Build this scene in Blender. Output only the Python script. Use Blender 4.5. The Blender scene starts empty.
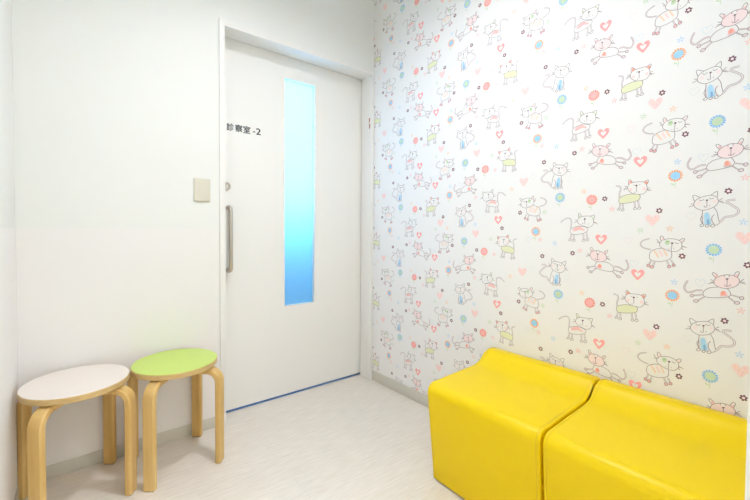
# Waiting corner of a clinic: sliding door, cat wallpaper, two birch stools, two yellow benches
LAMP = 285.0
LCOL = (.965, .985, 1.055)
DR, DHH = .075, .034
CORR, BLUE, BLUE2, GY = 30, 18, 6, .40
BCOL = (.135, .49, .82)
EXPO = 0.60
LIGHTS = [(-.92, -1.05, 'round white ceiling light over the middle of the room')]
CATS = {
 'sitting': [
  ('LC','line',[(-32,-7),(-30,4),(-25,11),(-14,18),(0,22),(11,23),(22,19),(27,10),(29,2),(25,-8),(16,-17),(3,-23),(-11,-25),(-22,-20),(-29,-14)]),
  ('L','line',[(-30,4),(-34,17),(-35,23),(-31,26),(-17,18)]),
  ('L','line',[(11,24),(22,34),(26,33),(26,17)]),
  ('F','pale_pink',[(-14,-1),(-14,-4),(-16,-7),(-18,-9),(-21,-9),(-23,-9),(-25,-7),(-25,-4),(-25,-1),(-23,2),(-21,4),(-18,4),(-16,3),(-14,1)]),
  ('F','pale_pink',[(25,5),(24,2),(23,0),(21,-2),(19,-2),(17,-2),(16,0),(15,3),(16,5),(17,8),(19,9),(21,10),(23,9),(24,7)]),
  ('F','dark',[(4,8),(3,6),(1,5),(-1,5),(-2,7),(-1,9),(1,10),(3,10)]),
  ('L','line',[(1,6),(1,-14)]),
  ('L','line',[(-6,-10),(-4,-15),(1,-15)]),
  ('L','line',[(7,-12),(9,-9)]),
  ('L','line',[(-19,10),(-13,6),(-7,11)]),
  ('L','line',[(6,15),(11,11),(18,14)]),
  ('L','line',[(-32,-4),(-40,-2)]),
  ('L','line',[(-32,-8),(-45,-13)]),
  ('L','line',[(30,5),(39,12)]),
  ('L','line',[(30,3),(40,2)]),
  ('L','line',[(31,1),(44,-4)]),
  ('F','blue',[(-5,-45),(-4,-36),(1,-32),(6,-35),(10,-49),(13,-70),(5,-74),(-3,-73),(-4,-58)]),
  ('F','blue_dark',[(2,-56),(7,-54),(9,-70),(3,-73)]),
  ('L','line',[(-9,-25),(-10,-46),(-8,-71)]),
  ('L','line',[(19,-17),(26,-31),(29,-48),(33,-66)]),
  ('L','line',[(-10,-43),(-14,-54),(-11,-64),(-8,-70)]),
  ('L','line',[(20,-40),(15,-47),(14,-57),(17,-66),(20,-70)]),
  ('L','line',[(21,-76),(29,-72),(35,-65)]),
  ('F','wall',[(-5,-73),(-5,-75),(-7,-77),(-9,-79),(-11,-79),(-13,-79),(-14,-78),(-15,-76),(-14,-74),(-13,-72),(-11,-71),(-9,-70),(-7,-70),(-5,-72)]),
  ('LC','line',[(-5,-73),(-5,-75),(-7,-77),(-9,-79),(-11,-79),(-13,-79),(-14,-78),(-15,-76),(-14,-74),(-13,-72),(-11,-71),(-9,-70),(-7,-70),(-5,-72)]),
  ('F','wall',[(8,-75),(7,-77),(6,-79),(4,-80),(3,-81),(1,-80),(-1,-79),(-1,-78),(-1,-76),(1,-74),(2,-73),(4,-73),(6,-73),(7,-74)]),
  ('LC','line',[(8,-75),(7,-77),(6,-79),(4,-80),(3,-81),(1,-80),(-1,-79),(-1,-78),(-1,-76),(1,-74),(2,-73),(4,-73),(6,-73),(7,-74)]),
  ('F','wall',[(22,-75),(21,-77),(20,-79),(18,-80),(16,-81),(14,-80),(12,-79),(12,-77),(12,-75),(14,-73),(16,-72),(18,-71),(20,-72),(21,-73)]),
  ('LC','line',[(22,-75),(21,-77),(20,-79),(18,-80),(16,-81),(14,-80),(12,-79),(12,-77),(12,-75),(14,-73),(16,-72),(18,-71),(20,-72),(21,-73)]),
  ('T','line_soft',4.8,[(33,-67),(39,-58),(46,-49),(58,-47),(69,-43),(76,-34),(74,-24),(65,-15),(55,-7),(49,-2),(52,4),(61,5),(69,5)]),
 ],
 'leaping': [
  ('F','pink_face',[(29,4),(28,-3),(24,-9),(18,-15),(10,-19),(1,-22),(-9,-22),(-17,-20),(-24,-16),(-29,-11),(-30,-4),(-29,3),(-25,9),(-18,15),(-10,19),(-1,22),(8,22),(17,20),(23,16),(28,11)]),
  ('LC','line',[(29,4),(28,-3),(24,-9),(18,-15),(10,-19),(1,-22),(-9,-22),(-17,-20),(-24,-16),(-29,-11),(-30,-4),(-29,3),(-25,9),(-18,15),(-10,19),(-1,22),(8,22),(17,20),(23,16),(28,11)]),
  ('F','pink',[(-28,14),(-29,21),(-21,17),(-24,10)]),
  ('F','pink',[(18,21),(24,27),(25,22),(22,17)]),
  ('L','line',[(-26,9),(-34,20),(-33,26),(-29,25),(-21,18)]),
  ('L','line',[(16,22),(22,33),(27,34),(28,28),(24,16)]),
  ('F','wall',[(-5,19),(5,21),(4,12),(-2,11)]),
  ('F','dark',[(-3,10),(5,11),(2,6),(0,5)]),
  ('L','line',[(1,6),(1,-14)]),
  ('L','line',[(-5,-10),(-3,-14),(1,-15),(6,-13),(10,-8)]),
  ('L','line',[(-7,21),(-6,15)]),
  ('L','line',[(6,22),(5,16)]),
  ('L','line',[(-30,-3),(-38,3)]),
  ('L','line',[(-30,-6),(-40,-6)]),
  ('L','line',[(-30,-7),(-45,-12)]),
  ('L','line',[(30,3),(39,12)]),
  ('L','line',[(30,2),(41,3)]),
  ('L','line',[(31,0),(44,-3)]),
  ('F','pink',[(-14,-49),(-14,-37),(-9,-30),(-1,-33),(4,-46)]),
  ('F','orange_red',[(-2,-37),(-2,-40),(-4,-43),(-6,-44),(-8,-45),(-10,-44),(-12,-41),(-13,-38),(-12,-35),(-11,-32),(-9,-31),(-6,-30),(-4,-31),(-3,-34)]),
  ('L','line',[(-20,-20),(-35,-23),(-46,-29),(-54,-38),(-56,-48),(-52,-55),(-43,-57),(-30,-56),(-12,-53),(4,-48),(10,-41),(8,-31),(3,-23),(2,-21)]),
  ('T','tail_pink',3.9,[(-57,-36),(-72,-37),(-86,-45),(-96,-47),(-104,-36),(-103,-24),(-96,-7)]),
  ('T','tail_pink',2.7,[(-56,-49),(-69,-53),(-79,-55)]),
  ('F','tail_pink',[(-79,-56),(-79,-58),(-80,-60),(-82,-61),(-85,-62),(-87,-61),(-88,-60),(-89,-58),(-88,-55),(-87,-54),(-85,-52),(-83,-52),(-81,-53),(-79,-54)]),
  ('LC','line',[(-79,-56),(-79,-58),(-80,-60),(-82,-61),(-85,-62),(-87,-61),(-88,-60),(-89,-58),(-88,-55),(-87,-54),(-85,-52),(-83,-52),(-81,-53),(-79,-54)]),
  ('T','tail_pink',2.7,[(-52,-56),(-61,-64),(-68,-71)]),
  ('F','tail_pink',[(-67,-72),(-67,-74),(-69,-76),(-72,-78),(-75,-78),(-77,-78),(-79,-76),(-80,-74),(-79,-72),(-77,-70),(-75,-69),(-72,-68),(-69,-69),(-67,-70)]),
  ('LC','line',[(-67,-72),(-67,-74),(-69,-76),(-72,-78),(-75,-78),(-77,-78),(-79,-76),(-80,-74),(-79,-72),(-77,-70),(-75,-69),(-72,-68),(-69,-69),(-67,-70)]),
  ('T','tail_pink',2.7,[(9,-40),(20,-43),(31,-46)]),
  ('F','tail_pink',[(40,-47),(40,-49),(38,-51),(37,-53),(34,-53),(33,-52),(31,-51),(31,-48),(31,-46),(32,-44),(34,-43),(36,-42),(38,-43),(40,-45)]),
  ('LC','line',[(40,-47),(40,-49),(38,-51),(37,-53),(34,-53),(33,-52),(31,-51),(31,-48),(31,-46),(32,-44),(34,-43),(36,-42),(38,-43),(40,-45)]),
  ('T','tail_pink',2.7,[(5,-48),(14,-57),(21,-62)]),
  ('F','tail_pink',[(31,-63),(31,-65),(29,-67),(27,-68),(24,-69),(22,-68),(20,-67),(19,-65),(20,-63),(22,-61),(24,-59),(27,-59),(29,-60),(31,-61)]),
  ('LC','line',[(31,-63),(31,-65),(29,-67),(27,-68),(24,-69),(22,-68),(20,-67),(19,-65),(20,-63),(22,-61),(24,-59),(27,-59),(29,-60),(31,-61)]),
 ],
 'striped': [
  ('F','orange',[(-50,-21),(-45,-20),(-31,-43),(-35,-47)]),
  ('F','pink_soft',[(-34,-21),(-29,-18),(-19,-40),(-25,-42)]),
  ('F','orange',[(-23,-14),(-18,-15),(-7,-37),(-11,-40)]),
  ('L','line',[(-24,-14),(-35,-14),(-50,-21),(-58,-29),(-60,-41),(-59,-52),(-48,-59),(-29,-60),(-11,-55),(0,-48),(4,-38),(3,-24)]),
  ('F','wall',[(-31,1),(-29,9),(-21,17),(-3,22),(14,20),(26,14),(31,3),(29,-11),(20,-20),(8,-23),(-7,-20),(-21,-13),(-29,-7)]),
  ('LC','line',[(-31,1),(-29,9),(-21,17),(-3,22),(14,20),(26,14),(31,3),(29,-11),(20,-20),(8,-23),(-7,-20),(-21,-13),(-29,-7)]),
  ('F','pink_soft',[(-28,26),(-23,27),(-19,19),(-24,14)]),
  ('F','pink_soft',[(27,12),(33,20),(36,20),(30,11)]),
  ('L','line',[(-26,12),(-30,23),(-28,31),(-22,28),(-18,19)]),
  ('L','line',[(22,15),(31,23),(37,23),(36,16),(30,8)]),
  ('L','line',[(-31,7),(-40,19)]),
  ('L','line',[(-32,5),(-39,9)]),
  ('L','line',[(31,-3),(44,-8)]),
  ('L','line',[(30,-8),(35,-16)]),
  ('L','line',[(30,-6),(39,-4)]),
  ('F','green',[(-2,8),(-3,5),(-4,2),(-7,0),(-10,0),(-13,1),(-15,4),(-16,8),(-15,12),(-14,15),(-11,16),(-8,17),(-5,15),(-3,12)]),
  ('L','green_dark',[(-14,12),(-10,10),(-7,12),(-3,12)]),
  ('F','dark',[(8,6),(7,4),(4,3),(2,4),(1,6),(2,8),(4,9),(7,8)]),
  ('L','line',[(4,4),(3,-10),(2,-22)]),
  ('L','line',[(12,10),(17,5),(23,8)]),
  ('L','line',[(-5,-13),(-4,-16)]),
  ('L','line',[(10,-12),(10,-15)]),
  ('T','line_soft',3.4,[(-54,-56),(-57,-65),(-61,-74)]),
  ('T','line_soft',3.4,[(-44,-60),(-46,-69),(-49,-78)]),
  ('T','line_soft',3.4,[(-9,-56),(-6,-64),(-2,-72)]),
  ('T','line_soft',3.4,[(2,-52),(6,-59),(9,-67)]),
  ('F','foot_pink',[(-58,-77),(-59,-79),(-60,-81),(-62,-82),(-64,-82),(-66,-81),(-67,-79),(-67,-77),(-67,-75),(-66,-73),(-64,-72),(-62,-72),(-60,-73),(-59,-75)]),
  ('LC','line',[(-58,-77),(-59,-79),(-60,-81),(-62,-82),(-64,-82),(-66,-81),(-67,-79),(-67,-77),(-67,-75),(-66,-73),(-64,-72),(-62,-72),(-60,-73),(-59,-75)]),
  ('F','foot_pink',[(-47,-81),(-47,-83),(-49,-85),(-51,-86),(-53,-86),(-55,-85),(-57,-84),(-57,-81),(-57,-79),(-55,-77),(-53,-76),(-51,-76),(-49,-77),(-47,-78)]),
  ('LC','line',[(-47,-81),(-47,-83),(-49,-85),(-51,-86),(-53,-86),(-55,-85),(-57,-84),(-57,-81),(-57,-79),(-55,-77),(-53,-76),(-51,-76),(-49,-77),(-47,-78)]),
  ('F','foot_pink',[(3,-75),(2,-77),(1,-79),(-1,-80),(-3,-81),(-5,-80),(-7,-78),(-7,-76),(-7,-74),(-5,-72),(-3,-71),(-1,-71),(1,-71),(2,-73)]),
  ('LC','line',[(3,-75),(2,-77),(1,-79),(-1,-80),(-3,-81),(-5,-80),(-7,-78),(-7,-76),(-7,-74),(-5,-72),(-3,-71),(-1,-71),(1,-71),(2,-73)]),
  ('F','foot_pink',[(15,-70),(14,-72),(13,-73),(11,-74),(9,-75),(7,-74),(6,-72),(6,-70),(6,-68),(7,-66),(9,-65),(11,-65),(13,-66),(14,-68)]),
  ('LC','line',[(15,-70),(14,-72),(13,-73),(11,-74),(9,-75),(7,-74),(6,-72),(6,-70),(6,-68),(7,-66),(9,-65),(11,-65),(13,-66),(14,-68)]),
  ('T','line_soft',2.8,[(-55,-19),(-73,-15),(-85,-7),(-87,4),(-79,14),(-61,21)]),
 ],
 'green_bodied': [
  ('F','green_pale',[(-59,-43),(-57,-33),(-46,-26),(-28,-21),(-7,-21),(6,-24),(9,-31),(7,-41),(-2,-47),(-22,-52),(-43,-54),(-55,-53)]),
  ('LC','line',[(-59,-43),(-57,-33),(-46,-26),(-28,-21),(-7,-21),(6,-24),(9,-31),(7,-41),(-2,-47),(-22,-52),(-43,-54),(-55,-53)]),
  ('F','wall',[(-31,6),(-27,16),(-16,22),(5,23),(18,21),(27,11),(30,-3),(26,-15),(17,-23),(3,-23),(-12,-20),(-24,-11),(-30,-2)]),
  ('LC','line',[(-31,6),(-27,16),(-16,22),(5,23),(18,21),(27,11),(30,-3),(26,-15),(17,-23),(3,-23),(-12,-20),(-24,-11),(-30,-2)]),
  ('F','orange_red',[(-26,16),(-26,29),(-22,30),(-17,22),(-25,17)]),
  ('F','orange_red',[(19,20),(29,23),(31,19),(28,11)]),
  ('L','line',[(-28,15),(-29,29),(-26,34),(-22,31),(-16,23)]),
  ('L','line',[(19,21),(30,27),(33,24),(32,18),(28,10)]),
  ('F','pink_soft',[(-15,-2),(-16,-5),(-17,-7),(-19,-9),(-21,-9),(-23,-8),(-25,-6),(-26,-4),(-25,-1),(-24,1),(-22,3),(-19,3),(-17,2),(-16,0)]),
  ('F','pink_soft',[(25,-3),(25,-6),(24,-8),(22,-10),(20,-10),(18,-9),(16,-7),(16,-5),(16,-2),(17,0),(19,1),(22,2),(23,1),(25,-1)]),
  ('F','dark',[(0,10),(-1,8),(-3,7),(-6,8),(-7,9),(-6,12),(-4,13),(-1,12)]),
  ('L','line',[(-3,7),(-3,-13)]),
  ('L','line',[(-12,13),(-9,11)]),
  ('L','line',[(5,13),(9,11)]),
  ('L','line',[(-10,-14),(-6,-16)]),
  ('L','line',[(-32,7),(-41,11)]),
  ('L','line',[(-32,5),(-43,1)]),
  ('L','line',[(-32,2),(-44,-4)]),
  ('L','line',[(30,-3),(39,-1)]),
  ('L','line',[(30,-6),(43,-12)]),
  ('L','line',[(30,-8),(36,-13)]),
  ('T','line_soft',3.9,[(-54,-54),(-55,-64),(-57,-73)]),
  ('T','line_soft',3.9,[(-46,-55),(-45,-65),(-45,-75)]),
  ('T','line_soft',3.9,[(-8,-49),(-7,-61),(-6,-71)]),
  ('T','line_soft',3.9,[(3,-46),(5,-59),(7,-70)]),
  ('F','wall',[(-53,-74),(-54,-76),(-55,-78),(-57,-79),(-59,-79),(-61,-79),(-62,-78),(-63,-76),(-62,-74),(-61,-73),(-59,-72),(-57,-71),(-55,-72),(-54,-73)]),
  ('LC','line',[(-53,-74),(-54,-76),(-55,-78),(-57,-79),(-59,-79),(-61,-79),(-62,-78),(-63,-76),(-62,-74),(-61,-73),(-59,-72),(-57,-71),(-55,-72),(-54,-73)]),
  ('F','wall',[(-41,-78),(-41,-80),(-43,-81),(-44,-82),(-47,-83),(-48,-82),(-50,-81),(-50,-80),(-50,-78),(-49,-76),(-47,-75),(-45,-75),(-43,-75),(-41,-76)]),
  ('LC','line',[(-41,-78),(-41,-80),(-43,-81),(-44,-82),(-47,-83),(-48,-82),(-50,-81),(-50,-80),(-50,-78),(-49,-76),(-47,-75),(-45,-75),(-43,-75),(-41,-76)]),
  ('F','wall',[(-1,-74),(-1,-76),(-3,-78),(-5,-79),(-7,-79),(-8,-79),(-10,-78),(-10,-76),(-10,-74),(-9,-73),(-7,-72),(-5,-71),(-3,-72),(-2,-73)]),
  ('LC','line',[(-1,-74),(-1,-76),(-3,-78),(-5,-79),(-7,-79),(-8,-79),(-10,-78),(-10,-76),(-10,-74),(-9,-73),(-7,-72),(-5,-71),(-3,-72),(-2,-73)]),
  ('F','wall',[(12,-73),(12,-75),(10,-77),(8,-78),(6,-78),(4,-78),(3,-77),(2,-75),(3,-73),(4,-72),(6,-70),(8,-70),(10,-70),(12,-72)]),
  ('LC','line',[(12,-73),(12,-75),(10,-77),(8,-78),(6,-78),(4,-78),(3,-77),(2,-75),(3,-73),(4,-72),(6,-70),(8,-70),(10,-70),(12,-72)]),
  ('T','line_soft',3.3,[(-57,-31),(-57,-15),(-53,0),(-57,11),(-70,14)]),
 ],
 'scribbled': [
  ('F','pink',[(-49,-36),(-38,-24),(-20,-20),(-13,-26),(-1,-34),(-6,-38),(-20,-33),(-41,-40)]),
  ('LC','line',[(-59,-40),(-54,-30),(-38,-22),(-19,-19),(0,-23),(10,-29),(6,-41),(-13,-50),(-38,-54),(-54,-51)]),
  ('F','wall',[(-31,1),(-26,13),(-14,20),(10,22),(23,18),(30,4),(29,-12),(17,-23),(2,-22),(-14,-16),(-26,-9)]),
  ('LC','line',[(-31,1),(-26,13),(-14,20),(10,22),(23,18),(30,4),(29,-12),(17,-23),(2,-22),(-14,-16),(-26,-9)]),
  ('F','green',[(-25,16),(-25,27),(-17,21)]),
  ('F','green',[(22,18),(28,19),(28,7)]),
  ('L','line',[(-25,14),(-28,32),(-23,34),(-14,21)]),
  ('L','line',[(18,21),(30,25),(34,21),(30,5)]),
  ('L','line',[(-3,8),(-2,-11)]),
  ('L','line',[(-13,-6),(-8,-10)]),
  ('L','line',[(9,-12),(14,-9)]),
  ('L','line',[(-32,5),(-39,8)]),
  ('L','line',[(-31,1),(-43,-4)]),
  ('L','line',[(30,-1),(40,-6)]),
  ('L','line',[(31,-3),(45,-11)]),
  ('F','dark',[(1,11),(0,8),(-3,7),(-5,7),(-6,9),(-5,12),(-3,13),(0,13)]),
  ('T','line_soft',4.1,[(-54,-52),(-55,-63),(-57,-73)]),
  ('T','line_soft',4.1,[(-44,-54),(-43,-65),(-44,-75)]),
  ('T','line_soft',4.1,[(-7,-49),(-6,-61),(-5,-73)]),
  ('T','line_soft',4.1,[(5,-44),(7,-58),(10,-71)]),
  ('F','wall',[(-52,-74),(-53,-76),(-54,-78),(-57,-80),(-59,-80),(-62,-80),(-63,-79),(-64,-77),(-63,-75),(-62,-73),(-59,-72),(-57,-71),(-55,-72),(-53,-73)]),
  ('LC','line',[(-52,-74),(-53,-76),(-54,-78),(-57,-80),(-59,-80),(-62,-80),(-63,-79),(-64,-77),(-63,-75),(-62,-73),(-59,-72),(-57,-71),(-55,-72),(-53,-73)]),
  ('F','wall',[(-38,-77),(-38,-79),(-40,-81),(-42,-82),(-45,-82),(-47,-82),(-49,-81),(-49,-79),(-49,-78),(-47,-76),(-45,-74),(-42,-74),(-40,-74),(-38,-75)]),
  ('LC','line',[(-38,-77),(-38,-79),(-40,-81),(-42,-82),(-45,-82),(-47,-82),(-49,-81),(-49,-79),(-49,-78),(-47,-76),(-45,-74),(-42,-74),(-40,-74),(-38,-75)]),
  ('F','wall',[(1,-75),(0,-77),(-1,-79),(-3,-81),(-6,-81),(-8,-81),(-10,-80),(-10,-78),(-10,-76),(-8,-74),(-6,-73),(-4,-72),(-1,-72),(0,-74)]),
  ('LC','line',[(1,-75),(0,-77),(-1,-79),(-3,-81),(-6,-81),(-8,-81),(-10,-80),(-10,-78),(-10,-76),(-8,-74),(-6,-73),(-4,-72),(-1,-72),(0,-74)]),
  ('F','wall',[(15,-73),(15,-75),(13,-77),(11,-79),(8,-79),(6,-79),(4,-78),(4,-76),(4,-74),(6,-72),(8,-71),(11,-70),(13,-70),(15,-72)]),
  ('LC','line',[(15,-73),(15,-75),(13,-77),(11,-79),(8,-79),(6,-79),(4,-78),(4,-76),(4,-74),(6,-72),(8,-71),(11,-70),(13,-70),(15,-72)]),
  ('T','line_soft',3.3,[(-56,-29),(-54,-7),(-56,9),(-67,15),(-84,9),(-98,-3)]),
 ],
}
PLACES = [
  ('sitting', 0.7532, 0.3114, 0),
  ('leaping', 0.8069, 0.0569, 0),
  ('striped', 0.6619, 0.1686, 0),
  ('green_bodied', 0.5603, 0.3744, 0),
  ('scribbled', 0.3843, 0.2539, 0),
  ('sitting', 0.2761, 0.0603, 1),
  ('striped', 0.1359, 0.3415, 1),
  ('green_bodied', 0.0158, 0.1611, 1),
  ('scribbled', 0.916, 0.3848, 1),
  ('leaping', 0.4331, 0.1153, 1),
  ('sun_orange', 0.6702, 0.4079, 0),
  ('sun_orange', 0.1773, 0.2115, 0),
  ('sun_blue', 0.774, 0.1567, 0),
  ('sun_blue', 0.2812, 0.3575, 0),
  ('sun_red', 0.4063, 0.3405, 0),
  ('sun_red', 0.8974, 0.1078, 0),
  ('dark_flower', 0.8047, 0.3453, 0),
  ('dark_flower', 0.6942, 0.1312, 0),
  ('dark_flower', 0.6273, 0.2891, 0),
  ('dark_flower', 0.453, 0.3417, 0),
  ('dark_flower', 0.2092, 0.1026, 0),
  ('dark_flower', 0.3367, 0.1224, 0),
  ('dark_flower', 0.0083, 0.226, 0),
  ('dark_flower', 0.1004, 0.298, 0),
  ('dark_flower', 0.8529, 0.1132, 0),
  ('star_pink', 0.8417, 0.3844, 0),
  ('star_pink', 0.4788, 0.301, 0),
  ('star_pink', 0.1982, 0.1746, 0),
  ('star_pink', 0.9545, 0.0974, 0),
  ('star_pink', 0.3656, 0.135, 0),
  ('star_blue', 0.6747, 0.0406, 0),
  ('star_blue', 0.2628, 0.1616, 0),
  ('star_blue', 0.841, 0.2465, 0),
  ('star_green', 0.5727, 0.2192, 0),
  ('star_green', 0.2154, 0.2969, 0),
  ('star_green', 0.9348, 0.1714, 0),
  ('star_orange', 0.6589, 0.2254, 0),
  ('star_orange', 0.3757, 0.376, 0),
  ('star_orange', 0.0562, 0.4118, 0),
  ('heart_dotted', 0.6084, 0.2566, 0),
  ('heart_dotted', 0.845, 0.1971, 0),
  ('heart_dotted', 0.1163, 0.0244, 0),
  ('heart_hollow', 0.4432, 0.183, 0),
  ('heart_hollow', 0.5674, 0.0564, 0),
  ('heart_hollow', 0.9747, 0.267, 0),
  ('heart_faint_pink', 0.5349, 0.1806, 0),
  ('heart_faint_pink', 0.0355, 0.3026, 0),
  ('heart_faint_blue', 0.5549, 0.0945, 0),
  ('heart_faint_blue', 0.7429, 0.0449, 0),
  ('heart_faint_blue', 0.1446, 0.1746, 0),
  ('heart_faint_green', 0.7148, 0.2679, 0),
  ('heart_faint_green', 0.3155, 0.0201, 0),
  ('heart_faint_green', 0.1646, 0.0445, 0),
]
import bpy, bmesh, math, random
from mathutils import Vector, Matrix
random.seed(4)
S = bpy.context.scene
COL = S.collection
PI = math.pi

# ------------------------------------------------------------------ materials
MATS = {}
def srgb(c):
    return tuple(((v/255)/12.92 if v/255 <= .04045 else ((v/255+.055)/1.055)**2.4) for v in c)
def mat(name, rgb, rough=.5, metal=0., spec=.5, lin=False):
    m = bpy.data.materials.new(name); m.use_nodes = True
    b = m.node_tree.nodes['Principled BSDF']
    c = rgb if lin else srgb(rgb)
    b.inputs['Base Color'].default_value = (*c, 1)
    b.inputs['Roughness'].default_value = rough
    b.inputs['Metallic'].default_value = metal
    b.inputs['Specular IOR Level'].default_value = spec
    MATS[name] = m
    return m
def add_bump(m, scale, strength, dist=.001, detail=3, stretch=None):
    nt = m.node_tree; N = nt.nodes; L = nt.links
    tc = N.new('ShaderNodeTexCoord'); mp = N.new('ShaderNodeMapping')
    if stretch: mp.inputs['Scale'].default_value = stretch
    no = N.new('ShaderNodeTexNoise'); no.inputs['Scale'].default_value = scale; no.inputs['Detail'].default_value = detail
    bu = N.new('ShaderNodeBump'); bu.inputs['Strength'].default_value = strength; bu.inputs['Distance'].default_value = dist
    L.new(tc.outputs['Object'], mp.inputs['Vector']); L.new(mp.outputs[0], no.inputs['Vector'])
    L.new(no.outputs['Fac'], bu.inputs['Height']); L.new(bu.outputs[0], N['Principled BSDF'].inputs['Normal'])
    return no
def ramp_colour(m, scale, stretch, c0, c1, detail=4, p0=.35, p1=.65):
    nt = m.node_tree; N = nt.nodes; L = nt.links
    tc = N.new('ShaderNodeTexCoord'); mp = N.new('ShaderNodeMapping'); mp.inputs['Scale'].default_value = stretch
    no = N.new('ShaderNodeTexNoise'); no.inputs['Scale'].default_value = scale; no.inputs['Detail'].default_value = detail
    r = N.new('ShaderNodeValToRGB'); r.color_ramp.elements[0].position = p0; r.color_ramp.elements[1].position = p1
    r.color_ramp.elements[0].color = (*srgb(c0), 1); r.color_ramp.elements[1].color = (*srgb(c1), 1)
    L.new(tc.outputs['Object'], mp.inputs['Vector']); L.new(mp.outputs[0], no.inputs['Vector'])
    L.new(no.outputs['Fac'], r.inputs['Fac']); L.new(r.outputs['Color'], N['Principled BSDF'].inputs['Base Color'])

add_bump(mat('wall_white', (230,231,228), .7, spec=.25), 260, .12)
add_bump(mat('paper_white', (236,235,234), .75, spec=.2), 500, .08)
mat('panel_white', (233,231,230), .45, spec=.35)
mat('ceiling_white', (235,235,232), .9, spec=.1)
mat('frame_white', (232,231,228), .4, spec=.4)
add_bump(mat('door_white', (236,235,232), .42, spec=.35), 120, .05)
mat('baseboard_grey', (206,203,193), .5, spec=.3)
mat('plate_beige', (212,208,192), .4)
mat('steel', (196,187,176), .33, metal=1.)
mat('steel_light', (205,200,192), .25, metal=1.)
mat('ink', (42,44,52), .5)
mat('dark_plastic', (30,26,24), .6)
mat('mark_red', (176,112,104), .6)
mat('black_gap', (20,20,20), .9, spec=0)
mat('ring_white', (240,240,240), .4)
# floor: pale wood-look vinyl planks, grain along x
fl = mat('floor_vinyl', (214,204,190), .33, spec=.45)
ramp_colour(fl, 9, (1.2, 14, 1), (217,208,196), (231,224,215), detail=6, p0=.3, p1=.7)
nt = fl.node_tree; N = nt.nodes; L = nt.links
br = N.new('ShaderNodeTexBrick'); br.offset = .37
br.inputs['Color1'].default_value = (1,1,1,1); br.inputs['Color2'].default_value = (.965,.962,.955,1); br.inputs['Mortar'].default_value = (.90,.885,.865,1)
br.inputs['Scale'].default_value = 1; br.inputs['Brick Width'].default_value = .92; br.inputs['Row Height'].default_value = .152
br.inputs['Mortar Size'].default_value = .0009; br.inputs['Mortar Smooth'].default_value = .3
tc = N.new('ShaderNodeTexCoord'); L.new(tc.outputs['Object'], br.inputs['Vector'])
mx = N.new('ShaderNodeMix'); mx.data_type = 'RGBA'; mx.blend_type = 'MULTIPLY'; mx.inputs['Factor'].default_value = 1
src = N['Principled BSDF'].inputs['Base Color'].links[0].from_socket
L.new(src, mx.inputs['A']); L.new(br.outputs['Color'], mx.inputs['B']); L.new(mx.outputs['Result'], N['Principled BSDF'].inputs['Base Color'])
add_bump(fl, 30, .06, stretch=(1, 10, 1))
mat('floor_blue', (112,150,196), .4)
# birch for the stools
wd = mat('birch', (214,178,112), .42, spec=.4)
ramp_colour(wd, 26, (1, 1, .07), (206,168,100), (224,192,128), detail=5)
rw = mat('birch_rim', (206,172,116), .45, spec=.4)
ramp_colour(rw, 40, (1, 1, 5), (196,165,108), (208,179,124), detail=3)
mat('laminate_white', (232,222,214), .38, spec=.4)
mat('laminate_green', (194,216,108), .38, spec=.4)
# yellow vinyl
yv = mat('yellow_vinyl', (237,204,0), .38, spec=.28)
add_bump(yv, 900, .18, .0004, detail=2)
mat('yellow_seam', (226,190,14), .4)
# frosted glass
gm = bpy.data.materials.new('frosted_glass'); gm.use_nodes = True; MATS['frosted_glass'] = gm
N = gm.node_tree.nodes; L = gm.node_tree.links; N.clear()
o_ = N.new('ShaderNodeOutputMaterial'); tr = N.new('ShaderNodeBsdfTranslucent'); gl = N.new('ShaderNodeBsdfGlossy'); mi = N.new('ShaderNodeMixShader')
tr.inputs['Color'].default_value = (.82,.93,.97,1); gl.inputs['Roughness'].default_value = .35; mi.inputs[0].default_value = .06
nz = N.new('ShaderNodeTexNoise'); nz.inputs['Scale'].default_value = 260; nz.inputs['Detail'].default_value = 2
cr = N.new('ShaderNodeValToRGB'); cr.color_ramp.elements[0].color = (.66,.80,.88,1); cr.color_ramp.elements[1].color = (.92,.98,1,1)
cr.color_ramp.elements[0].position = .3; cr.color_ramp.elements[1].position = .7
L.new(nz.outputs['Fac'], cr.inputs['Fac']); L.new(cr.outputs['Color'], tr.inputs['Color'])
L.new(tr.outputs[0], mi.inputs[1]); L.new(gl.outputs[0], mi.inputs[2]); L.new(mi.outputs[0], o_.inputs[0])
def emit(name, rgb, s):
    m = bpy.data.materials.new(name); m.use_nodes = True; N = m.node_tree.nodes; N.clear()
    o = N.new('ShaderNodeOutputMaterial'); e = N.new('ShaderNodeEmission'); e.inputs['Color'].default_value = (*rgb, 1); e.inputs['Strength'].default_value = s
    m.node_tree.links.new(e.outputs[0], o.inputs[0]); MATS[name] = m
    return m
emit('lamp_glow', LCOL, LAMP)

# ------------------------------------------------------------------ helpers
def link(name, bm, mats, parent=None, loc=None, smooth=None, kind=None):
    me = bpy.data.meshes.new(name); bm.normal_update(); bm.to_mesh(me); bm.free()
    for m in (mats if isinstance(mats, (list, tuple)) else [mats]): me.materials.append(MATS[m])
    o = bpy.data.objects.new(name, me); COL.objects.link(o)
    if parent: o.parent = parent
    if loc: o.location = loc
    if smooth is not None:
        for p in me.polygons: p.use_smooth = True
        me.set_sharp_from_angle(angle=math.radians(smooth))
    if kind: o['kind'] = kind
    return o
def box(bm, x0, x1, y0, y1, z0, z1, bevel=0, seg=2):
    r = bmesh.ops.create_cube(bm, size=1)
    vs = r['verts']
    for v in vs: v.co = Vector((x0+(v.co.x+.5)*(x1-x0), y0+(v.co.y+.5)*(y1-y0), z0+(v.co.z+.5)*(z1-z0)))
    if bevel:
        es = {e for v in vs for e in v.link_edges}
        bmesh.ops.bevel(bm, geom=list(es), offset=bevel, segments=seg, affect='EDGES', profile=.6)
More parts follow.
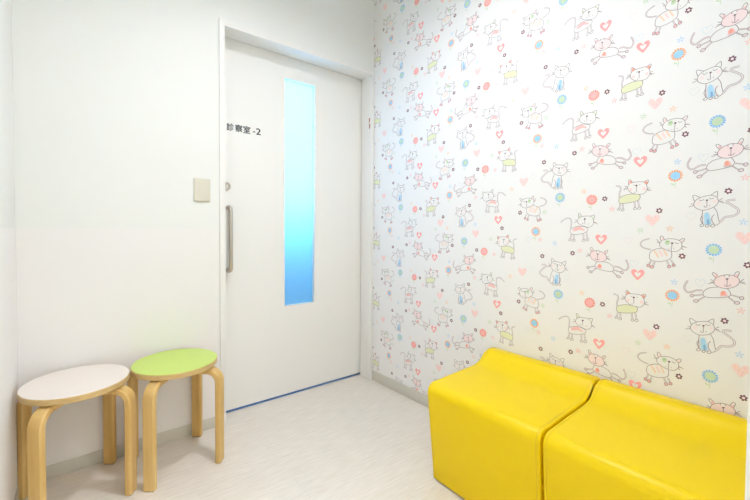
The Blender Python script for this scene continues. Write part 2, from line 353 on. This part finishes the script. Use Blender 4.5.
def boxobj(name, x0, x1, y0, y1, z0, z1, m, parent=None, bevel=0, kind=None, seg=2):
    bm = bmesh.new(); box(bm, x0, x1, y0, y1, z0, z1, bevel, seg)
    return link(name, bm, m, parent, smooth=40 if bevel else None, kind=kind)
def struct(name, m, *boxes, bevel=0):
    bm = bmesh.new()
    for b in boxes: box(bm, *b, bevel=bevel)
    return link(name, bm, m, kind='structure', smooth=40 if bevel else None)
def tube(bm, pts, r, seg=16, cap=True):
    pts = [Vector(p) for p in pts]; rings = []
    prev = None
    for i, p in enumerate(pts):
        t = (pts[min(i+1, len(pts)-1)] - pts[max(i-1, 0)]).normalized()
        if prev is None:
            a = Vector((1,0,0)) if abs(t.x) < .9 else Vector((0,1,0))
            n = (a - t*a.dot(t)).normalized()
        else: n = (prev - t*prev.dot(t)).normalized()
        prev = n; b = t.cross(n)
        rr = r[i] if isinstance(r, (list, tuple)) else r
        rings.append([bm.verts.new(p + (n*math.cos(2*PI*k/seg) + b*math.sin(2*PI*k/seg))*rr) for k in range(seg)])
    for A, B in zip(rings, rings[1:]):
        for k in range(seg): bm.faces.new((A[k], A[(k+1)%seg], B[(k+1)%seg], B[k]))
    if cap:
        bm.faces.new(rings[0][::-1]); bm.faces.new(rings[-1])
def cyl(bm, c, axis, r, h, seg=40, bevel=0):
    """solid disc starting at c, going h along axis"""
    c = Vector(c); a = Vector(axis).normalized()
    prof = [(0, r-bevel if bevel else r)]
    pts = [c, c+a*bevel, c+a*(h-bevel), c+a*h] if bevel else [c, c+a*h]
    rs = [r-bevel, r, r, r-bevel] if bevel else [r, r]
    tube(bm, pts, rs, seg)
def empty(name, loc, label, cat, group=None, rz=0):
    o = bpy.data.objects.new(name, None); COL.objects.link(o); o.location = loc; o.rotation_euler = (0, 0, rz)
    o['label'] = label; o['category'] = cat
    if group: o['group'] = group
    return o

# ------------------------------------------------------------------ dimensions of the room
XL = -1.8164; YF = -1.94; ZC = 2.60            # left wall, front wall, ceiling
DX0, DX1, DH = -1.0056, -.0214, 2.10           # door opening
DY = .1143                                     # face of the sliding leaf

# ------------------------------------------------------------------ printed wallpaper (part of the right wall's own mesh)
PCOL = {'wall': (238,238,238), 'line': (158,143,147), 'line_soft': (230,224,226), 'pale_pink': (243,226,226), 'dark': (110,78,89),
        'blue': (171,212,237), 'blue_dark': (138,178,213), 'pink_face': (243,224,225), 'pink': (243,195,194), 'orange_red': (243,170,150),
        'tail_pink': (228,214,216), 'orange': (244,211,184), 'pink_soft': (244,218,216), 'green': (198,219,182), 'green_dark': (149,170,139),
        'foot_pink': (239,185,187), 'green_pale': (228,231,196), 'flower_dark': (125,91,100), 'petal_orange': (249,178,126), 'disc_blue': (160,210,242),
        'petal_blue': (138,196,238), 'disc_green': (202,222,191), 'petal_red': (249,146,128), 'disc_pink': (250,186,184),
        'star_pink': (244,195,194), 'star_blue': (184,215,240), 'star_green': (204,222,198), 'star_orange': (246,205,170),
        'heart_pink': (249,172,172), 'heart_dot': (245,216,215), 'faint_pink': (237,225,226), 'faint_blue': (219,227,233), 'faint_green': (226,230,225),
        'leaf': (204,220,192)}
PIDX = {}
plist = ['paper_white']
for k, c in PCOL.items():
    if k == 'wall': PIDX[k] = 0; continue
    mat('print_' + k, c, .75, spec=.2); PIDX[k] = len(plist); plist.append('print_' + k)

def smoothed(pts, closed, sub=3):
    n = len(pts)
    if n < 3: return pts
    P = lambda i: pts[i % n] if closed else pts[max(0, min(n-1, i))]
    out = []
    for i in range(n if closed else n-1):
        a, b, c, d = P(i-1), P(i), P(i+1), P(i+2)
        for k in range(sub):
            t = k/sub
            out.append(tuple(.5*((2*b[j]) + (-a[j]+c[j])*t + (2*a[j]-5*b[j]+4*c[j]-d[j])*t*t + (-a[j]+3*b[j]-3*c[j]+d[j])*t**3) for j in (0, 1)))
    if not closed: out.append(pts[-1])
    return out
def ribbon(out, pts, w, closed, mi, layer):
    n = len(pts); L_, R_ = [], []
    for i in range(n):
        if closed: a, b = pts[i-1], pts[(i+1) % n]
        else: a, b = pts[max(i-1, 0)], pts[min(i+1, n-1)]
        dx, dz = b[0]-a[0], b[1]-a[1]; l = math.hypot(dx, dz) or 1
        nx, nz = -dz/l*w/2, dx/l*w/2
        L_.append((pts[i][0]+nx, pts[i][1]+nz)); R_.append((pts[i][0]-nx, pts[i][1]-nz))
    for i in range(n if closed else n-1):
        j = (i+1) % n
        out.append(([L_[i], L_[j], R_[j], R_[i]], mi, layer))
def offset_line(pts, d):
    n = len(pts); o = []
    for i in range(n):
        a, b = pts[max(i-1, 0)], pts[min(i+1, n-1)]
        dx, dz = b[0]-a[0], b[1]-a[1]; l = math.hypot(dx, dz) or 1
        o.append((pts[i][0]-dz/l*d, pts[i][1]+dx/l*d))
    return o
LW = 1.7
def cat_faces(cmds):
    out = []; layer = 0
    for c in cmds:
        layer += 1
        if c[0] == 'F': out.append((smoothed(c[2], True, 2) if len(c[2]) > 6 else c[2], PIDX[c[1]], layer))
        elif c[0] == 'L': ribbon(out, smoothed(c[2], False, 3), LW, False, PIDX[c[1]], layer)
        elif c[0] == 'LC': ribbon(out, smoothed(c[2], True, 2), LW, True, PIDX[c[1]], layer)
        elif c[0] == 'T':
            p = smoothed(c[3], False, 4)
            ribbon(out, p, c[2], False, PIDX[c[1]], layer); layer += 1
            for s in (-1, 1): ribbon(out, offset_line(p, s*c[2]/2), LW*.6, False, PIDX['line'], layer)
    return out
def arc(cx, cy, rx, ry, n=12, ph=0):
    return [(cx+rx*math.cos(ph+2*PI*i/n), cy+ry*math.sin(ph+2*PI*i/n)) for i in range(n)]
def sunflower(petal, disc):
    out = []
    for k in range(15):
        a = 2*PI*k/15
        out.append(([(17.8*math.cos(a)+2.9*math.cos(b), 17.8*math.sin(a)+2.9*math.sin(b)) for b in [2*PI*i/8 for i in range(8)]], PIDX[petal], 2))
    out.append((arc(0, 0, 15.6, 15.6, 20), PIDX[petal], 2.5))
    out.append((arc(0, 0, 13.8, 13.8, 20), PIDX[disc], 3))
    ribbon(out, [(1, -20), (0, -30), (-.5, -42)], 1.8, False, PIDX['leaf'], 1)
    out.append(([(-1, -32), (-5, -27), (-12, -24), (-12, -28), (-7, -32)], PIDX['leaf'], 1.4))
    return out
def dark_flower():
    out = []
    for k in range(6):
        a = 2*PI*k/6+.3
        out.append((arc(7.2*math.cos(a), 7.2*math.sin(a), 3.0, 3.0, 8), PIDX['flower_dark'], 1+k*.05))
    out.append((arc(0, 0, 7.2, 7.2, 12), PIDX['flower_dark'], 1.5))
    out.append((arc(0, 0, 3.9, 3.9, 10), PIDX['pale_pink'], 2))
    return out
def star(c, n=6):
    out = []
    for k in range(n):
        a = 2*PI*k/n+.25
        ribbon(out, [(2.4*math.cos(a), 2.4*math.sin(a)), (6.5*math.cos(a), 6.5*math.sin(a)), (10.5*math.cos(a), 10.5*math.sin(a))], 3.0, False, PIDX[c], 1+k*.05)
    return out
HEART = [(0, -21), (-9, -12), (-18, -1), (-21, 9), (-17, 17), (-9, 18), (-3, 13), (0, 7), (3, 13), (9, 18), (17, 17), (21, 9), (18, -1), (9, -12)]
def heart(kind):
    out = []
    if kind == 'hollow':
        out.append((smoothed([(x*.98, y*1.0) for x, y in HEART], True, 3), PIDX['heart_pink'], 1))
        out.append((smoothed([(x*.46, y*.46-.5) for x, y in HEART], True, 3), 0, 2))
    elif kind == 'dotted':
        out.append((smoothed([(x*1.0, y*1.02) for x, y in HEART], True, 3), PIDX['heart_dot'], 1))
        for x, y, c in [(-12, 8, 'orange'), (-5, -2, 'star_pink'), (9, 9, 'star_pink'), (13, 0, 'orange'), (2, -13, 'pink'), (-2, 3, 'orange'), (5, -5, 'pink')]:
            out.append((arc(x, y, 2.2, 2.2, 8), PIDX[c], 2))
    else:
        ribbon(out, smoothed([(x*.62, y*.66) for x, y in HEART], True, 3), 2.0, True, PIDX['faint_'+kind], 1)
    return out
MOTIF = {k: cat_faces(v) for k, v in CATS.items()}
MOTIF.update(sun_orange=sunflower('petal_orange', 'disc_blue'), sun_blue=sunflower('petal_blue', 'disc_green'), sun_red=sunflower('petal_red', 'disc_pink'),
             dark_flower=dark_flower(), star_pink=star('star_pink', 5), star_blue=star('star_blue', 5), star_green=star('star_green', 6), star_orange=star('star_orange', 5),
             heart_hollow=heart('hollow'), heart_dotted=heart('dotted'), heart_faint_pink=heart('pink'), heart_faint_blue=heart('blue'), heart_faint_green=heart('green'))
TU, TV = .98759, .414804
bm = bmesh.new()
box(bm, 0, .12, YF-.15, .0, -.0, ZC)
pb = bmesh.new()
for kind, u, z, fl_ in PLACES:
    faces = MOTIF[kind]
    for i in range(-1, 3):
        for j in range(-1, 8):
            cu, cz = u+i*TU, z+j*TV
            if cu < -.13 or cu > 2.05 or cz < -.05 or cz > ZC+.1: continue
            for pts, mi, layer in faces:
                vs = [pb.verts.new((-.0003-layer*.00003, -(cu+(-p[0] if fl_ else p[0])*.001), cz+p[1]*.001)) for p in pts]
                f = pb.faces.new(vs); f.material_index = mi
def clip(b, co, no): bmesh.ops.bisect_plane(b, geom=b.verts[:]+b.edges[:]+b.faces[:], plane_co=co, plane_no=no, clear_outer=True)
clip(pb, (0, -.0005, 0), (0, 1, 0)); clip(pb, (0, YF, 0), (0, -1, 0)); clip(pb, (0, 0, ZC-.001), (0, 0, 1)); clip(pb, (0, 0, .06), (0, 0, -1))
tmp = bpy.data.meshes.new('tmp'); pb.to_mesh(tmp); pb.free(); bm.from_mesh(tmp); bpy.data.meshes.remove(tmp)
link('wall_right', bm, plist, kind='structure')

# ------------------------------------------------------------------ room shell
struct('floor', 'floor_vinyl', (-2.6, .12, -3.3, .117, -.1, 0))
struct('floor_consulting_room', 'floor_blue', (XL-.12, .12, .117, 1.9, -.1, 0))
struct('ceiling', 'ceiling_white', (XL-.12, .12, -3.3, 1.9, ZC, ZC+.1))
struct('wall_back', 'wall_white',
       (XL-.12, DX0-.012, 0, .104, 0, ZC), (DX0-.012, DX1+.010, 0, .104, DH+.012, ZC), (DX1+.010, .12, 0, .104, 0, ZC))
struct('wall_pocket', 'wall_white',
       (XL-.12, -.96, .158, .23, 0, ZC), (-.96, -.05, .158, .23, 2.06, ZC), (-.05, .12, .158, .23, 0, ZC), (DX1+.022, .12, .104, .158, 0, ZC), (XL-.12, .12, .104, .158, 2.13, ZC))
struct('wall_left', 'wall_white', (XL-.12, XL, YF-.15, 0, 0, ZC))
FX = -.735
struct('wall_front', 'wall_white', (FX+.02, 0, YF-.13, YF, 0, ZC), (XL, FX+.02, YF-.13, YF, 2.09, ZC))
# corridor outside the open entrance and the consulting room beyond the sliding door
struct('wall_corridor', 'wall_white', (-2.6, .12, -3.42, -3.3, 0, ZC), (-2.72, -2.6, -3.42, YF-.15, 0, ZC), (.12, .24, -3.42, YF-.15, 0, ZC), (-2.6, XL-.12, YF-.15, YF-.03, 0, ZC))
struct('ceiling_corridor', 'ceiling_white', (-2.72, XL-.12, -3.42, YF, ZC, ZC+.1))
struct('wall_consulting_room', 'wall_white', (XL-.12, .12, 1.9, 2.0, 0, ZC), (.12, .2, .23, 2.0, 0, ZC), (XL-.2, XL-.12, .23, 2.0, 0, ZC))

# wipe-clean sheets over the lower walls
PZ = 1.0437
struct('trim_1', 'panel_white', (XL+.0015, -1.0355, -.0016, 0, .058, PZ))
struct('trim_2', 'panel_white', (XL, XL+.0016, YF, -.0016, .058, PZ))
struct('baseboard_back', 'baseboard_grey', (XL, -1.0335, -.0045, 0, 0, .058), bevel=.001)
struct('baseboard_left', 'baseboard_grey', (XL, XL+.0045, YF, -.0045, 0, .058), bevel=.001)
struct('baseboard_right', 'baseboard_grey', (-.0055, 0, YF, -.0105, 0, .066), bevel=.001)
struct('baseboard_front', 'baseboard_grey', (FX+.03, -.0055, YF, YF+.0045, 0, .058), bevel=.001)

# door frame: casing proud of the wall by 1 cm plus deep lining
struct('trim_3', 'frame_white',
       (-1.0335, DX0, -.010, .106, 0, DH+.030), (DX1, -.0008, -.010, .106, 0, DH+.030), (DX0, DX1, -.010, .106, DH, DH+.030))
# entrance frame on the near right
struct('trim_4', 'frame_white', (FX, FX+.03, YF-.145, YF+.012, 0, 2.1), (XL, FX, YF-.145, YF+.012, 2.07, 2.1))

# ------------------------------------------------------------------ sliding door
WX0, WX1, WZ0, WZ1 = -.609, -.397, .566, 1.970
LB, LT, DT = .014, 2.1295, .036
LX0, LX1 = -1.10, DX1+.018
bm = bmesh.new()
box(bm, LX0, WX0, DY, DY+DT, LB, LT); box(bm, WX1, LX1, DY, DY+DT, LB, LT)
box(bm, WX0, WX1, DY, DY+DT, LB, WZ0); box(bm, WX0, WX1, DY, DY+DT, WZ1, LT)
bmesh.ops.remove_doubles(bm, verts=bm.verts, dist=1e-5)
door = link('door_1', bm, 'door_white', kind='structure')
boxobj('window_pane', WX0+.001, WX1-.001, DY+.022, DY+.027, WZ0+.001, WZ1-.001, 'frosted_glass', door)
bm = bmesh.new()
w = .003
box(bm, WX0-w, WX0+.001, DY-.0012, DY+.0215, WZ0-w, WZ1+w); box(bm, WX1-.001, WX1+w, DY-.0012, DY+.0215, WZ0-w, WZ1+w)
box(bm, WX0, WX1, DY-.0012, DY+.0215, WZ0-w, WZ0+.001); box(bm, WX0, WX1, DY-.0012, DY+.0215, WZ1-.001, WZ1+w)
link('glazing_bead', bm, 'frame_white', door)
# tubular pull handle
HX = -.952; HY = DY-.044; HZ0, HZ1 = .812, 1.162
pts = [(HX, DY, HZ1)] + [(HX, HY+.020*(1-math.sin(t)), HZ1-.020*(1-math.cos(t))) for t in [PI/2*i/6 for i in range(7)]]
pts2 = [(p[0], p[1], HZ0+HZ1-p[2]) for p in reversed(pts)]
bm = bmesh.new(); tube(bm, pts+pts2, .0115, 18)
h = link('door_handle', bm, 'steel', door, smooth=50); h['label'] = 'brushed steel tubular pull handle'
for zz in (HZ0, HZ1):
    bm = bmesh.new(); cyl(bm, (HX, DY-.014, zz), (0, 1, 0), .0145, .014, 24, .002)
    link('handle_mount', bm, 'steel', h, smooth=40)
bm = bmesh.new(); cyl(bm, (HX-.010, DY-.009, 1.280), (0, 1, 0), .0235, .009, 32, .002)
lk = link('door_lock', bm, 'steel', door, smooth=40); lk['label'] = 'round steel lock rose'
bm = bmesh.new(); cyl(bm, (HX-.010, DY-.014, 1.280), (0, 1, 0), .0125, .005, 24, .001)
link('lock_cylinder', bm, 'steel_light', lk, smooth=40)
# lettering on the leaf
def text_mesh(s, size):
    cu = bpy.data.curves.new('lettering', 'FONT'); cu.body = s; cu.size = size; cu.extrude = .0003; cu.offset = 0
    ob = bpy.data.objects.new('tmp_text', cu); COL.objects.link(ob)
    bpy.context.view_layer.update()
    dg = bpy.context.evaluated_depsgraph_get()
    me = bpy.data.meshes.new_from_object(ob.evaluated_get(dg))
    bpy.data.objects.remove(ob); bpy.data.curves.remove(cu)
    return me
lx0 = -.9595
bm = bmesh.new()
def put_text(s, size, x0, x1, z0, z1):
    me = text_mesh(s, size)
    xs = [v.co.x for v in me.vertices]; ys = [v.co.y for v in me.vertices]
    a, b, c, d = min(xs), max(xs), min(ys), max(ys)
    for v in me.vertices:
        x = x0+(v.co.x-a)/(b-a)*(x1-x0); z = z0+(v.co.y-c)/(d-c)*(z1-z0); v.co = Vector((x, DY-.0005-v.co.z, z))
    for k, (dx, dz) in enumerate([(-.0009, 0), (.0009, 0), (0, .0007), (0, -.0007)]):
        for v in me.vertices: v.co += Vector((dx, -.00002*k, dz))
        bm.from_mesh(me)
        for v in me.vertices: v.co -= Vector((dx, -.00002*k, dz))
    bpy.data.meshes.remove(me)
put_text('\u8a3a', .05, -.9585, -.9190, 1.5940, 1.6345)
put_text('\u5bdf', .05, -.9115, -.8705, 1.5940, 1.6345)
put_text('\u5ba4', .05, -.8650, -.8245, 1.5940, 1.6345)
put_text('-', .05, -.8070, -.7960, 1.6070, 1.6120)
put_text('2', .05, -.7890, -.7625, 1.5965, 1.6330)
tx = link('lettering', bm, 'ink', door); tx['label'] = 'black Japanese lettering with the number 2'
# small reddish marks on the right-hand jamb
bm = bmesh.new()
box(bm, DX1-.0006, DX1, .012, .023, 1.785, 1.812); box(bm, DX1-.0006, DX1, .010, .021, 1.740, 1.770); box(bm, DX1-.0006, DX1, .019, .023, 1.766, 1.790)
o = link('sticker', bm, 'mark_red'); o['label'] = 'tiny faded red sticker on the right door jamb'; o['category'] = 'sticker'

# blank plate on the wall
bm = bmesh.new(); box(bm, -1.159, -1.0805, -.0075, 0, 1.182, 1.298, bevel=.0028, seg=3)
sp = link('wall_plate', bm, 'plate_beige', smooth=40); sp['label'] = 'blank beige plastic plate on the white wall left of the door'; sp['category'] = 'switch plate'
boxobj('cover', -1.1555, -1.084, -.0085, -.0060, 1.1855, 1.2945, 'plate_beige', sp, bevel=.0012)

# ------------------------------------------------------------------ stools
def rounded_strip(bm, path, width, thick, bev=.004):
    """sweep a chamfered rectangle along path of (r, z) in the xz plane; width along y"""
    n = len(path); rings = []
    hw, ht = width/2, thick/2
    sec = [(-hw+bev, -ht), (hw-bev, -ht), (hw, -ht+bev), (hw, ht-bev), (hw-bev, ht), (-hw+bev, ht), (-hw, ht-bev), (-hw, -ht+bev)]
    for i, (r, z) in enumerate(path):
        a, b = path[max(i-1, 0)], path[min(i+1, n-1)]
        dx, dz = b[0]-a[0], b[1]-a[1]; l = math.hypot(dx, dz); nx, nz = dz/l, -dx/l
        rings.append([bm.verts.new((r - nx*t, s, z - nz*t)) for s, t in sec])
    for A, B in zip(rings, rings[1:]):
        for k in range(8): bm.faces.new((A[k], A[(k+1) % 8], B[(k+1) % 8], B[k]))
    bm.faces.new(rings[0][::-1]); bm.faces.new(rings[-1])
    bmesh.ops.recalc_face_normals(bm, faces=bm.faces)
SH, SR = .4535, .1727
def make_stool(loc, ang, lam, label):
    t = empty('stool', (loc[0], loc[1], 0), label, 'stool', 'round stools beside the door', rz=ang)
    bm = bmesh.new(); cyl(bm, (0, 0, SH-.024), (0, 0, 1), SR, .0215, 72, .002)
    s = link('seat', bm, 'birch_rim', t, smooth=40)
    bm = bmesh.new(); cyl(bm, (0, 0, SH-.0028), (0, 0, 1), SR-.0015, .0028, 72, .001)
    l = link('seat_surface', bm, lam, s, smooth=40); l['label'] = ('off-white' if lam == 'laminate_white' else 'lime green') + ' laminate top'
    th = .0255; R = .052; ro = .2105                   # outer face of the leg at ro
    zc = SH-.024-.0045-th/2                           # centre line of the horizontal run
    rc = ro-th/2
    path = [(.055, zc), (rc-R, zc)] + [(rc-R+R*math.sin(a), zc-R+R*math.cos(a)) for a in [PI/2*i/10 for i in range(1, 11)]] + [(rc, .30), (rc, .15), (rc, .003)]
    for k in range(4):
        bm = bmesh.new(); rounded_strip(bm, path, .0470, th, .005)
        lg = link('leg', bm, 'birch', t, smooth=35); lg.rotation_euler = (0, 0, k*PI/2)
        bm = bmesh.new(); box(bm, rc-th/2+.002, rc+th/2-.002, -.019, .019, 0, .0032)
        link('foot_pad', bm, 'dark_plastic', lg)
        bm = bmesh.new(); box(bm, .075, SR-.012, -.018, .018, SH-.0286, SH-.0238)
        link('spacer', bm, 'dark_plastic', lg)
    return t
make_stool((-1.6305, -.190), math.radians(-34.6), 'laminate_white', 'round birch stool with an off-white top, in the corner by the left wall')
make_stool((-1.2805, -.1825), math.radians(-39.4), 'laminate_green', 'round birch stool with a lime green top, next to the sliding door')

# ------------------------------------------------------------------ yellow benches
def bench_profile():
    """outline in (x, z), counter-clockwise seen from -y"""
    def fil(p0, p1, p2, r, n=8):
        p0, p1, p2 = Vector(p0), Vector(p1), Vector(p2)
        a = (p0-p1).normalized(); b = (p2-p1).normalized(); th = a.angle(b)
        d = r/math.tan(th/2); c = p1+(a+b).normalized()*(r/math.sin(th/2))
        s = p1+a*d; e = p1+b*d; out = []
        a0 = math.atan2(s.y-c.y, s.x-c.x); a1 = math.atan2(e.y-c.y, e.x-c.x)
        da = (a1-a0+PI) % (2*PI)-PI
        return [(c.x+r*math.cos(a0+da*i/n), c.y+r*math.sin(a0+da*i/n)) for i in range(n+1)]
    P = [(-.002, .009), (-.002, .470), (-.064, .474), (-.124, .418), (-.490, .408), (-.460, .009)]
    out = [P[0]] + fil(P[0], P[1], P[2], .018, 5) + fil(P[1], P[2], P[3], .042) + fil(P[2], P[3], P[4], .17, 14) + fil(P[3], P[4], P[5], .040, 10) + [P[5]]
    return out
BP = bench_profile()
def make_bench(y0, y1, label, taper):
    t = empty('bench', (-.23, (y0+y1)/2, 0), label, 'bench', 'yellow benches along the wallpapered wall')
    off = Vector((.23, -(y0+y1)/2, 0)); hl = (y1-y0)/2
    bm = bmesh.new()
    A = [bm.verts.new((x+.23, hl-taper*max(0, 1-z/.41), z)) for x, z in BP]; B = [bm.verts.new((x+.23, -hl, z)) for x, z in BP]
    n = len(BP)
    for i in range(n): bm.faces.new((A[i], B[i], B[(i+1) % n], A[(i+1) % n]))
    fa = bm.faces.new(A); fb = bm.faces.new(B[::-1])
    bmesh.ops.recalc_face_normals(bm, faces=bm.faces)
    bmesh.ops.bevel(bm, geom=list(set(fa.edges) | set(fb.edges)), offset=.0095, segments=4, affect='EDGES', profile=.5)
    b = link('upholstery', bm, 'yellow_vinyl', t, smooth=30)
    # stitched seam just inside both ends
    for s in (-1, 1):
        bm = bmesh.new()
        pts = [(x+.23, s*(hl-.0125-(taper*max(0, 1-z/.41) if s > 0 else 0)), z) for x, z in BP[3:]]
        # follow the surface
        tube(bm, pts, .0012, 6)
        link('seam', bm, 'yellow_seam', b, smooth=60)
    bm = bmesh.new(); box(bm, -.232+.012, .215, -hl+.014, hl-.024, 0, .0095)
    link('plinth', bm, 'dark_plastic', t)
    return t
make_bench(-1.4435, -.9625, 'yellow vinyl bench nearest the door, its far end free, against the cat wallpaper', .016)
make_bench(-1.936, -1.4505, 'yellow vinyl bench farther from the door, cut off by the lower right corner', .002)

# ------------------------------------------------------------------ lamps
def downlight(x, y, label):
    t = empty('downlight', (x, y, ZC), label, 'ceiling light', 'round ceiling lights')
    r, h = DR, DHH
    bm = bmesh.new(); seg = 48
    prof = [(r, 0), (r+.006, 0), (r+.006, -h), (r, -h)]
    rings = [[bm.verts.new((p*math.cos(2*PI*k/seg), p*math.sin(2*PI*k/seg), z)) for k in range(seg)] for p, z in prof]
    for i in range(4):
        A, B = rings[i], rings[(i+1) % 4]
        for k in range(seg): bm.faces.new((A[k], A[(k+1) % seg], B[(k+1) % seg], B[k]))
    bmesh.ops.recalc_face_normals(bm, faces=bm.faces)
    link('housing', bm, 'ring_white', t)
    bm = bmesh.new(); tube(bm, [(0, 0, -.004), (0, 0, 0)], r-.001, 48)
    link('diffuser', bm, 'lamp_glow', t)
for x, y, l in LIGHTS: downlight(x, y, l)
def area(name, loc, rot, sx, sy, power, col):
    l = bpy.data.lights.new(name, 'AREA'); l.shape = 'RECTANGLE'; l.size = sx; l.size_y = sy; l.energy = power; l.color = col
    o = bpy.data.objects.new(name, l); COL.objects.link(o); o.location = loc; o.rotation_euler = rot
    return o
# added lamps out of view: corridor fill and blue light behind the door
area('corridor_fill', (-.35, -2.8, ZC-.02), (0, 0, 0), 1.2, .5, CORR, (.98, .99, 1))  # added fill, unseen, brightens the room through the entrance
area('pane_backlight', (-.55, GY, 1.66), (math.radians(-90), 0, 0), .9, 1.1, BLUE, BCOL)  # added panel close behind the pane, placed to shape its blue gradient
area('consulting_room_fill', (-.5, .9, ZC-.02), (0, 0, 0), .6, .6, BLUE2, (.35, .62, 1))  # added blue fill for the floor and gap under the door

W = bpy.data.worlds.new('world'); S.world = W; W.use_nodes = True
W.node_tree.nodes['Background'].inputs[0].default_value = (.8, .85, .9, 1); W.node_tree.nodes['Background'].inputs[1].default_value = .2

# ------------------------------------------------------------------ camera
yaw, pit, rol = .66571, .02435, .00612
F = Vector((math.sin(yaw)*math.cos(pit), math.cos(yaw)*math.cos(pit), -math.sin(pit)))
R = Vector((math.cos(yaw), -math.sin(yaw), 0)); U = R.cross(F)
R2 = R*math.cos(rol)+U*math.sin(rol); U2 = -R*math.sin(rol)+U*math.cos(rol)
cam = bpy.data.cameras.new('camera'); co = bpy.data.objects.new('camera', cam); COL.objects.link(co)
M = Matrix((( R2.x, U2.x, -F.x, -1.6400), (R2.y, U2.y, -F.y, -2.0240), (R2.z, U2.z, -F.z, 1.0462), (0, 0, 0, 1)))
co.matrix_world = M
cam.sensor_width = 36; cam.lens = 375.275/750*36; cam.shift_x = 8.016/750; cam.shift_y = -11.544/750; cam.clip_start = .02
S.camera = co
S.view_settings.view_transform = 'Standard'; S.view_settings.look = 'None'; S.view_settings.gamma = 1; S.view_settings.use_curve_mapping = False
S.view_settings.exposure = EXPO
try: S.cycles.max_bounces = 12; S.cycles.diffuse_bounces = 8
except Exception: pass
